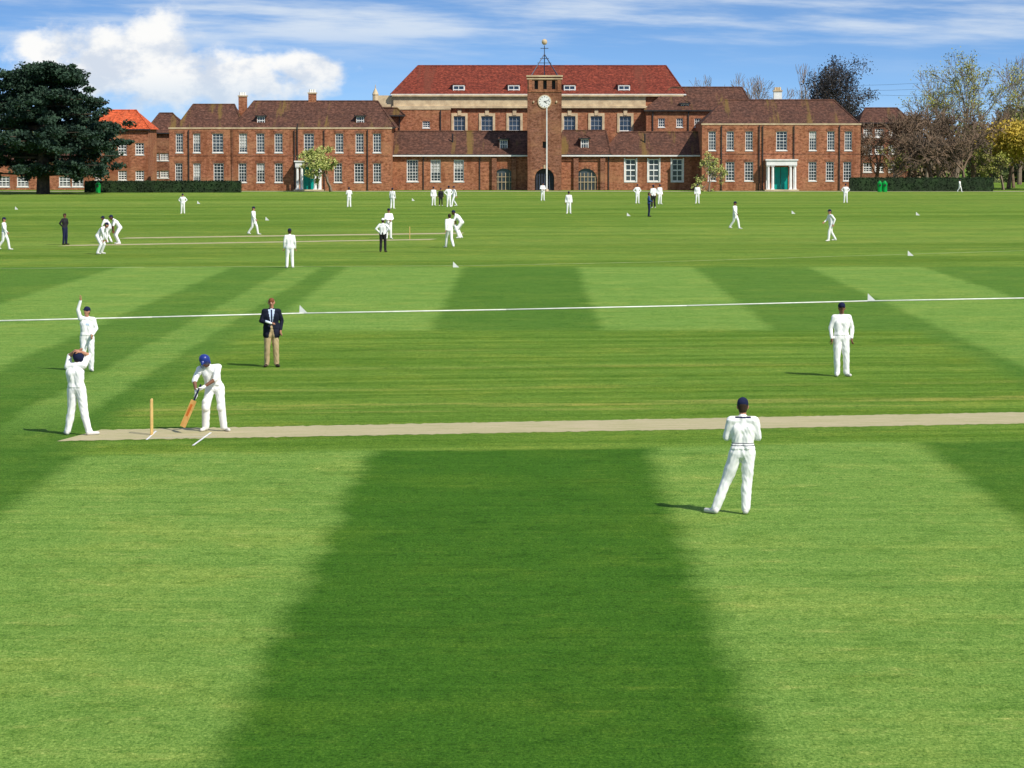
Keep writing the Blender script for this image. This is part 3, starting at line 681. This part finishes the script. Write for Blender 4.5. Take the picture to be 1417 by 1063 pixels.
# ------------------------------------------------------------------ people
BASE = dict(pel=(0, 0, .95), chest=(0, 0, 1.29), neck=(0, .015, 1.46), head=(0, -.005, 1.635),
            shL=(.175, .01, 1.415), shR=(-.175, .01, 1.415), elL=(.235, .03, 1.15), elR=(-.235, .03, 1.15), wrL=(.25, -.05, .91), wrR=(-.25, -.05, .91),
            hipL=(.09, 0, .92), hipR=(-.09, 0, .92), knL=(.11, -.02, .5), knR=(-.11, -.02, .5), anL=(.125, .02, .09), anR=(-.125, .02, .09),
            toL=(.05, -.17, 0), toR=(-.05, -.17, 0), face=(0, -1, 0), hdL=None, hdR=None)
def figure(name, px, py, heading, pose=None, fit=None, vox=.014, scale=1.0, bands=None, seed=0, extra=None, at=None):
    P = dict(BASE); P.update(pose or {})
    Fm = dict(shirt='cloth', sleeve='cloth', fore='skin', tr='cloth', shoe='shoe', skin='skin', hair='hair', hat='navy', jacket=False, pads=False, helmet=False, baggy=1.0); Fm.update(fit or {})
    if Fm['fore'] == 'skin': Fm['fore'] = Fm['skin']
    J = {k: (np.array(v, float) if v is not None else None) for k, v in P.items()}
    caps = []; ext = []
    def c(a, b, ra, rb, m): caps.append((np.array(a, float), np.array(b, float), ra, rb, m))
    def x(a, b, ra, rb, m): ext.append((np.array(a, float), np.array(b, float), ra, rb, m))
    s = J['shL']-J['shR']; s /= np.linalg.norm(s); hs = J['hipL']-J['hipR']; hs /= np.linalg.norm(hs)
    waist = J['pel']*.62+J['chest']*.38; sh = Fm['shirt']; tr = Fm['tr']
    c(J['shL'], J['shR'], .075, .075, sh)
    c(J['chest'], J['neck'], .115, .07, sh)
    for k in (-1, 1):
        c(J['chest']+s*.075*k, waist+(s+hs)/2*.06*k, .118, .108, sh)
        c(waist+(s+hs)/2*.06*k, J['pel']+hs*.065*k, .108, .118, sh)
        if Fm['jacket']: c(waist+hs*.075*k, J['pel']+hs*.09*k+np.array([0, 0, -.12]), .12, .135, sh)
    c(J['hipL'], J['hipR'], .113, .113, tr)
    c(J['pel']*.8+waist*.2, J['pel'], .118, .12, tr)
    bg = Fm['baggy']
    for q in 'LR':
        an = J['an'+q]; kn = J['kn'+q]; to = J['to'+q]
        c(J['hip'+q], kn, .105*bg, .076*bg, tr); c(kn, an, .076*bg, .066*bg, tr)
        if Fm['pads']:
            fw = np.array(J['face']); fw = fw*.04; fw[2] = 0
            c(kn+fw+np.array([0, 0, .12]), an+fw, .085, .07, 'pad'); c(kn+fw*1.6, kn+fw*1.6+np.array([0, 0, .04]), .08, .08, 'pad')
        hl = an+np.array([0, .045, -.045]); tip = an+to+np.array([0, 0, -.05]); c(hl, tip, .045, .038, Fm['shoe']); c(an, hl, .05, .045, Fm['shoe'])
        el = J['el'+q]; wr = J['wr'+q]; shd = J['sh'+q]
        c(shd, el, .074, .054, Fm['sleeve'])
        if Fm['fore'] == Fm['skin'] or Fm['fore'] == 'half':
            c(el*.75+shd*.25, el, .048, .045, Fm['skin']); c(el, wr, .045, .03, Fm['skin'])
        else: c(el, wr, .052, .043, Fm['fore'])
        d = J['hd'+q]; d = (wr-el) if d is None else d; d = d/np.linalg.norm(d)
        gm = 'pad' if Fm['pads'] else Fm['skin']; gr = 1.5 if Fm['pads'] else 1.0
        w = np.cross(d, s if abs(np.dot(d, s)) < .8 else np.array([0, 0, 1.0])); w /= np.linalg.norm(w); nn = np.cross(d, w)
        if q == 'L': nn = -nn
        pe = wr+d*.09
        for k in (-1, 1): c(wr+w*.008*k, pe+w*.02*k, .026*gr, .02*gr, gm)
        for i in range(4):
            li = (.85, 1.0, .95, .75)[i]; b0 = pe+w*(i-1.5)*.021; m1 = b0+d*.042*li+nn*.008; m2 = m1+(d*.7+nn*.7)*.028*li; m3 = m2+(d*.1+nn)*.02*li
            x(b0, m1, .010*gr, .0095*gr, gm); x(m1, m2, .0095*gr, .009*gr, gm); x(m2, m3, .009*gr, .0075*gr, gm)
        tb = wr+d*.03+w*-.028; x(tb, tb+(d*.6-w*.55+nn*.3)*.045, .012*gr, .011*gr, gm); x(tb+(d*.6-w*.55+nn*.3)*.045, tb+(d*.95-w*.5+nn*.6)*.07, .011*gr, .009*gr, gm)
    # head
    h = J['head']; f = J['face']; f = f/np.linalg.norm(f); up = h-J['neck']; up /= np.linalg.norm(up); up = up-f*np.dot(up, f); up /= np.linalg.norm(up)
    sd = np.cross(up, f); sk = Fm['skin']
    c(J['neck']-up*.02, h-up*.03, .058, .054, sk)
    c(h+up*.035-f*.012, h-up*.01, .082, .076, sk); c(h-up*.045+f*.02, h-up*.085+f*.045, .058, .032, sk); c(h+f*.05, h-up*.03+f*.045, .045, .04, sk)
    c(h+f*.09+up*.015, h+f*.104-up*.022, .011, .016, sk)
    for k in (-1, 1):
        c(h+sd*.08*k+up*.01, h+sd*.08*k-up*.025, .018, .014, sk)
        x(h+sd*.032*k+f*.083+up*.012, h+sd*.034*k+f*.083+up*.012, .009, .009, 'eye'); x(h+sd*.018*k+f*.090+up*.034, h+sd*.048*k+f*.080+up*.034, .005, .004, Fm['hair'])
    x(h-sd*.02+f*.086-up*.052, h+sd*.02+f*.086-up*.052, .006, .006, 'lip')
    c(h-f*.03+up*.03, h-f*.035-up*.03, .083, .07, Fm['hair']); c(h+up*.055+f*.015, h+up*.04-f*.03, .075, .083, Fm['hair'])
    hat = Fm['hat']
    if Fm['helmet']:
        c(h+up*.045+f*.0, h+up*.02-f*.02, .108, .11, hat); x(h+up*.045+f*.10, h+up*.03+f*.15, .05, .02, hat)
        for k in (-1, 1): c(h+sd*.085*k+up*.0, h+sd*.085*k-up*.06, .03, .028, hat)
        for j in (0, -.035, -.07):
            pr = None
            for a in np.linspace(-1.2, 1.2, 7):
                p = h+up*j+sd*math.sin(a)*.115+f*(math.cos(a)*.13+.01)
                if pr is not None: x(pr, p, .004, .004, 'dark')
                pr = p
    elif hat:
        c(h+up*.065+f*.01, h+up*.055-f*.025, .086, .088, hat)
        for k in (-1, 0, 1): x(h+up*.05+f*.09+sd*.035*k, h+up*.042+f*.155+sd*.025*k, .016, .009, hat)
    if extra: 
        for e_ in extra: x(*e_)
    # union surface
    V = []; Fc = []
    for a, b, ra, rb, m in caps:
        v, fc = capsule(a, b, ra, rb, 12, 4); o = len(V); V += [tuple(p) for p in v]; Fc += [tuple(o+i for i in q) for q in fc]
    me = bpy.data.meshes.new('tmp'); me.from_pydata(V, [], Fc); ob = bpy.data.objects.new('tmp', me); sc.collection.objects.link(ob)
    md = ob.modifiers.new('r', 'REMESH'); md.mode = 'VOXEL'; md.voxel_size = vox
    sm = ob.modifiers.new('s', 'SMOOTH'); sm.iterations = 3 if vox < .02 else 1; sm.factor = .5
    dg = bpy.context.evaluated_depsgraph_get(); ev = bpy.data.meshes.new_from_object(ob.evaluated_get(dg))
    bpy.data.objects.remove(ob); bpy.data.meshes.remove(me)
    nv = len(ev.vertices); co = np.empty(nv*3); ev.vertices.foreach_get('co', co); co = co.reshape(-1, 3)
    no = np.array([tuple(v.normal) for v in ev.vertices])
    def near(Q):
        best = np.full(len(Q), 9.0); idx = np.zeros(len(Q), int)
        for i, (a, b, ra, rb, m) in enumerate(caps):
            ab = b-a; L2 = max(1e-9, ab@ab); t = np.clip(((Q-a)@ab)/L2, 0, 1); dd = np.linalg.norm(Q-(a+t[:, None]*ab), axis=1)-(ra+(rb-ra)*t)
            k = dd < best-1e-6; best[k] = dd[k]; idx[k] = i
        return idx
    capm = np.array([MI[q[4]] for q in caps]); vm = capm[near(co)]
    clothset = {MI[k] for k in ('cloth', 'navy', 'jacket', 'khaki', 'black', 'denim', 'blueshirt')}
    if vox < .02:
        for i in range(nv):
            if vm[i] in clothset and co[i][2] < J['neck'][2]-.02 and co[i][2] > .06:
                p = Vector(co[i]); w = noise.noise(Vector((p.x*8+seed, p.y*8, p.z*4)))*.012+noise.noise(Vector((p.x*20, p.y*20+seed, p.z*15+abs(p.x)*20)))*.009
                # loose shirt hem overhanging the trousers
                zz = p.z-(J['pel'][2]+.04)
                if 0 < zz < .09 and abs(p.x-J['pel'][0]) < .2: w += .012*(1-zz/.09)
                co[i] += no[i]*w
    faces = [tuple(p.vertices) for p in ev.polygons]
    fc_ = np.array([co[list(q)].mean(0) for q in faces]); fm = capm[near(fc_)]
    if bands:
        for i in range(len(faces)):
            r_ = bands(fc_[i], MK[fm[i]])
            if r_: fm[i] = MI[r_]
    mb = MB(); mb.v = [tuple(p) for p in co]; mb.f = faces; mb.m = [int(i) for i in fm]
    for a, b, ra, rb, m in ext: mb.caps(a, b, ra, rb, m, 6, 2)
    bpy.data.meshes.remove(ev)
    o = mb.obj(name, None, True)
    gx, gy = GP(px, py) if at is None else at
    o.location = (gx, gy, 0); o.rotation_euler = (0, 0, math.radians(heading)); o.scale = (scale,)*3
    return o
# --- near fielder, back to us, arms folded
def sweater(p, m):
    if m == 'cloth' and abs(p[0]) < .2:
        if 1.035 < p[2] < 1.055 or 1.07 < p[2] < 1.085: return 'navy'
        if 1.462 < p[2] < 1.485 and abs(p[0]) < .12: return 'navy'
figure('fielder_standing', 1027, 711, 176, dict(anL=(.40, .02, .09), knL=(.235, -.03, .5), anR=(-.05, .05, .09), knR=(-.07, 0, .5), hipL=(.1, 0, .92), toL=(.15, -.12, 0), toR=(-.02, -.17, 0),
    elL=(.245, -.02, 1.16), elR=(-.245, -.02, 1.16), wrL=(-.06, -.22, 1.22), wrR=(.07, -.24, 1.18), head=(0, -.03, 1.625), hdL=(-1, -.1, .1), hdR=(1, .05, .1)),
    dict(skin='skin', fore='cloth', baggy=1.06), .012, 1.04, sweater, 1)
# --- fielder facing us
figure('fielder_standing', 1164, 521, 8, dict(anR=(-.10, .0, .09), anL=(.13, .0, .09), toR=(-.04, -.15, 0), elL=(.26, .03, 1.16), elR=(-.26, .03, 1.16), wrL=(.24, -.06, .93), wrR=(-.25, -.05, .93)),
    dict(skin='skindk', fore='cloth', baggy=1.1), .014, 1.04, None, 2)
# --- umpire in blazer
def blazer(p, m):
    if m == 'jacket' and p[1] < -.04:
        if p[2] > 1.12 and abs(p[0]) < .02+max(0, (p[2]-1.12))*.19: return 'navy' if abs(p[0]) < .022 and p[2] < 1.46 else 'blueshirt'
        if p[2] < 1.06 and abs(p[0]) < .02+(1.06-p[2])*.2: return 'khaki'
o = figure('umpire_in_blazer', 376, 508, 6, dict(elL=(.265, .05, 1.17), wrL=(.235, -.06, .95), elR=(-.26, .03, 1.17), wrR=(-.07, -.23, 1.12), hdR=(.7, -.3, .1), face=(-.1, -1, -.12)),
    dict(shirt='jacket', sleeve='jacket', fore='jacket', tr='khaki', shoe='shoedk', hair='hairred', hat=None, jacket=True, baggy=1.05), .013, 1.02, blazer, 3,
    [((-.14, -.27, 1.17), (-.02, -.30, 1.13), .03, .03, 'paper'), ((-.15, -.27, 1.19), (-.05, -.29, 1.16), .02, .02, 'blueshirt')])
# --- batsman
o = figure('batsman', 294, 597, 0, dict(pel=(.04, .06, .90), chest=(-.02, -.02, 1.19), neck=(-.07, -.10, 1.325), head=(-.125, -.20, 1.44),
    shL=(.13, -.03, 1.30), shR=(-.24, -.08, 1.26), elL=(.08, -.24, 1.07), wrL=(-.13, -.34, .93), elR=(-.34, -.17, 1.03), wrR=(-.29, -.32, .83), hdL=(-.8, -.1, -.5), hdR=(.0, -.1, -1),
    hipL=(.14, .06, .87), hipR=(-.05, .04, .87), knL=(.19, -.02, .48), knR=(-.11, -.06, .48), anL=(.24, .02, .09), anR=(-.13, .02, .09), toL=(.10, -.14, 0), toR=(-.08, -.15, 0), face=(-.25, -.8, -.62)),
    dict(skin='skindk', hat='helmet', helmet=True, pads=True, baggy=1.0), .013, 1.0, None, 4)
gx, gy = GP(294, 597)
bat = MB()
def oriented_box(mb, a, b, w, t, side, mat):
    a = Vector(a); b = Vector(b); d = (b-a).normalized(); s = Vector(side); s = (s-d*s.dot(d)).normalized(); n_ = d.cross(s)
    P8 = []
    for q in (a, b):
        for i, j in ((-1, -1), (1, -1), (1, 1), (-1, 1)): P8.append(tuple(q+s*w/2*i+n_*t/2*j))
    o_ = len(mb.v); mb.v += P8
    for q in [(0,1,2,3),(7,6,5,4),(0,4,5,1),(1,5,6,2),(2,6,7,3),(3,7,4,0)]: mb.f.append(tuple(o_+i for i in q)); mb.m.append(MI[mat])
top = Vector((-.19, -.38, .98)); ctr = Vector((-.33, -.40, .66)); tip = Vector((-.56, -.42, .13)); 
bat.tube(top, ctr, .017, .018, 'navy', 8)
oriented_box(bat, ctr, tip, .11, .04, (1, -.3, .3), 'willow'); oriented_box(bat, ctr.lerp(tip, .15), ctr.lerp(tip, .6), .05, .046, (1, -.3, .3), 'orange')
bo = bat.obj('cricket_bat'); bo.location = (gx, gy, 0)
# --- keeper-end fielder, hands behind head
figure('wicketkeeper_hands_on_head', 107, 602, 170, dict(anL=(.20, .0, .09), knL=(.13, -.02, .5), anR=(-.25, .02, .09), knR=(-.14, .0, .5), toL=(.10, -.14, 0), toR=(-.16, -.10, 0), pel=(0, 0, .94), chest=(.03, .02, 1.27),
    neck=(.02, .0, 1.43), head=(-.03, -.03, 1.585), shL=(.18, .0, 1.40), shR=(-.15, .0, 1.42), elL=(.20, -.16, 1.60), wrL=(.03, -.02, 1.72), elR=(-.22, -.14, 1.62), wrR=(-.10, .02, 1.70), hdL=(-1, .2, .0), hdR=(.8, .2, .1), face=(-.4, -.9, .1)),
    dict(hat='navy', helmet=True, baggy=1.08), .013, .98, None, 5)
# --- celebrating fielder with raised arm
figure('bowler_arm_raised', 121, 514, 4, dict(elR=(-.24, -.02, 1.68), wrR=(-.17, -.02, 1.92), hdR=(.2, 0, 1), shR=(-.17, 0, 1.45), elL=(.25, -.03, 1.18), wrL=(.16, -.22, 1.02), anL=(.10, .02, .09), anR=(-.14, .05, .09), face=(-.5, -.8, .1)),
    dict(hat='navy', fore='cloth', baggy=1.1), .014, .93, lambda p, m: 'blueshirt' if (m == 'cloth' and p[1] < -.08 and abs(p[0]-.02) < .05 and 1.26 < p[2] < 1.32) else None, 6)
# --- distant players
WALK = dict(knL=(.09, -.18, .52), anL=(.10, -.25, .09), knR=(-.09, .05, .50), anR=(-.1, .32, .13), elL=(.23, .10, 1.17), wrL=(.24, .12, .93), elR=(-.23, -.07, 1.17), wrR=(-.22, -.25, .98))
LEAN = dict(pel=(0, .12, .86), chest=(0, -.08, 1.14), neck=(0, -.22, 1.27), head=(0, -.34, 1.38), shL=(.18, -.16, 1.24), shR=(-.18, -.16, 1.24), hipL=(.1, .1, .84), hipR=(-.1, .1, .84), knL=(.2, -.12, .47), knR=(-.2, -.12, .47), anL=(.24, .05, .09), anR=(-.24, .05, .09), elL=(.26, -.26, .98), elR=(-.26, -.26, .98), wrL=(.2, -.24, .72), wrR=(-.2, -.24, .72))
HIPS = dict(elL=(.36, .08, 1.2), wrL=(.17, .02, 1.02), elR=(-.36, .08, 1.2), wrR=(-.17, .02, 1.02), hdL=(-1, -.3, -.2), hdR=(1, -.3, -.2))
REST = dict(elL=(.25, -.02, 1.17), wrL=(.08, -.22, 1.1), elR=(-.25, -.02, 1.17), wrR=(-.08, -.22, 1.1))
RUN = dict(pel=(0, 0, .93), chest=(0, -.05, 1.27), neck=(0, -.07, 1.43), head=(0, -.10, 1.60), shL=(.18, -.05, 1.39), shR=(-.18, -.05, 1.39), knL=(.1, -.16, .53), anL=(.1, -.20, .09), knR=(-.1, .06, .50), anR=(-.1, .30, .12), elL=(.25, .10, 1.18), wrL=(.24, .02, .95), elR=(-.25, -.12, 1.17), wrR=(-.2, -.30, 1.06))
wl_ = dict(fore='cloth'); 
far = [(6, 346, 80, WALK, wl_, .98), (90, 339, 60, HIPS, dict(shirt='black', sleeve='black', fore='black', tr='navy', hat=None, shoe='shoedk'), 1.0),
 (139, 352, 75, LEAN, wl_, 1.08), (150, 336, 250, LEAN, dict(hat='navy'), 1.0), (163, 338, 285, LEAN, dict(hat='navy'), 1.08),
 (351, 325, 70, WALK, wl_, .98), (401, 371, 185, {}, wl_, 1.02), (530, 349, 170, HIPS, dict(tr='black', fore='cloth', hat='cloth', shoe='shoedk'), 1.0),
 (538, 331, 20, REST, wl_, 1.02), (622, 343, 200, WALK, dict(fore='cloth', hat=None), 1.05), (636, 330, 260, LEAN, dict(pads=True), 1.1),
 (253, 296, 0, HIPS, wl_, .9), (483, 287, 190, REST, wl_, .98), (543, 289, 160, {}, wl_, 1.0), (600, 285, 15, {}, wl_, .95), (610, 285, 0, {}, dict(shirt='black', sleeve='black', fore='black', tr='black'), .88),
 (621, 287, 20, HIPS, wl_, 1.05), (628, 286, 300, WALK, wl_, 1.0), (751, 278, 10, REST, dict(fore='cloth', tr='cloth'), .98), (787, 296, 0, {}, wl_, 1.0), (882, 282, 20, HIPS, wl_, 1.0),
 (904, 288, 200, {}, dict(tr='black'), 1.12), (898, 300, 90, REST, dict(shirt='denim', sleeve='denim', fore='denim', tr='navy', hat=None, shoe='shoedk'), 1.05), (913, 283, 30, {}, wl_, 1.02), (965, 282, 0, {}, wl_, 1.0),
 (1017, 317, 60, WALK, wl_, 1.02), (1150, 334, 290, RUN, dict(fore='cloth'), 1.06), (1170, 281, 0, HIPS, wl_, 1.0), (1328, 266, 60, WALK, wl_, .8)]
for i, (px, py, hd, ps, ft, s) in enumerate(far):
    ft = dict(ft); 
    if i % 3 == 1: ft['skin'] = 'skindk'
    nm = 'umpire' if ft.get('tr') in ('black', 'navy') else 'cricket_player'
    figure(nm, px, py, hd, ps, ft, .026, s, None, i)

# overhead wires far behind
wr = MB()
for k, (pa, pb) in enumerate((((1120, 118), (1500, 84)), ((1120, 124), (1500, 96)), ((1150, 128), (1500, 112)))):
    p0 = np.array([SX(pa[0], 520), 520, SZ(pa[1], 520)]); p1 = np.array([SX(pb[0], 500), 500, SZ(pb[1], 500)]); pr = None
    for t in np.linspace(0, 1, 14):
        q = p0*(1-t)+p1*t; q[2] -= 1.3*4*t*(1-t)
        if pr is not None: wr.tube(pr, q, .02, .02, 'dark', 3)
        pr = q
wr.obj('overhead_power_lines')

# ------------------------------------------------------------------ light
sd = Vector((1.25, -1.35, 1.80)).normalized()
el = math.asin(sd.z); az = math.atan2(sd.x, sd.y)
sun = bpy.data.lights.new('sun', 'SUN'); sun.energy = 5.0; sun.angle = math.radians(.5); sun.color = (1, .94, .85)
so = bpy.data.objects.new('sun', sun); so.rotation_euler = (-sd).to_track_quat('-Z', 'Y').to_euler(); sc.collection.objects.link(so)
w = bpy.data.worlds.new('World'); sc.world = w; w.use_nodes = True; t = w.node_tree; n = N(t); bgn = t.nodes['Background']
d = n.new('ShaderNodeTexCoord').outputs['Generated']; sp = n.new('ShaderNodeSeparateXYZ'); n.put(sp.inputs[0], d)
X, Yc, Z = sp.outputs
vn = n.new('ShaderNodeVectorMath', operation='NORMALIZE'); n.put(vn.inputs[0], n.vec(X, Yc, n.m('ADD', n.m('MULTIPLY', Z, 4.0), .10)))
sky = n.new('ShaderNodeTexSky', sky_type='NISHITA'); sky.sun_disc = False; sky.sun_elevation = el; sky.sun_rotation = az
sky.air_density = 1.0; sky.dust_density = .2; sky.ozone_density = 3.0; n.put(sky.inputs[0], vn.outputs[0])
base = n.mix(1.0, sky.outputs[0], (.95, 1.2, 1.45, 1), 'MULTIPLY')
# cumulus bank, and high thin cloud
nz = n.noise(n.vec(X, Yc, n.m('MULTIPLY', Z, 1.5)), 46.0, 10.0, .58)
def ell(cx, cz, rx, rz):
    a = n.m('DIVIDE', n.m('SUBTRACT', X, cx), rx); b_ = n.m('DIVIDE', n.m('SUBTRACT', Z, cz), rz)
    return n.m('SUBTRACT', 1.0, n.m('SQRT', n.m('ADD', n.m('MULTIPLY', a, a), n.m('MULTIPLY', b_, b_))))
dens = n.m('MAXIMUM', n.m('MAXIMUM', ell(-.115, .0235, .038, .0145), ell(-.062, .0215, .017, .0065)), n.m('MAXIMUM', ell(-.098, .017, .055, .009), ell(-.107, .029, .021, .011)))
dens = n.m('ADD', dens, n.m('MULTIPLY', n.m('SUBTRACT', nz, .5), 2.2))
cum = n.m('MULTIPLY', n.sm(dens, .0, .5), n.sm(Yc, 0.0, .2))
nz2 = n.noise(n.vec(n.m('MULTIPLY', X, 9.0), 3.0, n.m('MULTIPLY', n.m('ADD', Z, n.m('MULTIPLY', X, .03)), 90.0)), 1.0, 8.0, .6)
cir = n.m('MULTIPLY', n.sm(nz2, .40, .66), n.sm(Z, .020, .036, 0.12, .95))
shade = n.noise(n.vec(n.m('ADD', X, .003), Yc, n.m('ADD', n.m('MULTIPLY', Z, 1.5), .004)), 60.0, 6.0, .6)
cc = n.mix(n.sm(shade, .36, .58), c4((6.6, 7.3, 8.4)), c4((9.8, 9.8, 9.7)))
cc = n.mix(n.sm(Z, .010, .022, .6, 0.0), cc, c4((5.6, 7.0, 8.6)))
c = n.mix(n.m('MULTIPLY', cir, .85), base, c4((7.8, 8.5, 9.2)))
c = n.mix(n.sm(Z, .004, .018, .3, 0.0), c, c4((5.4, 7.1, 9.0)))
c = n.mix(cum, c, cc)
t.links.new(c, bgn.inputs['Color']); bgn.inputs['Strength'].default_value = .1

cam = bpy.data.cameras.new('camera'); cam.sensor_width = 36; cam.lens = F/1417*36; cam.clip_end = 10000; cam.clip_start = .5
co = bpy.data.objects.new('camera', cam); co.location = (0, 0, H); co.rotation_euler = (math.pi/2-TH, 0, 0); sc.collection.objects.link(co); sc.camera = co
sc.view_settings.view_transform = 'Standard'; sc.view_settings.look = 'None'; sc.view_settings.exposure = 0
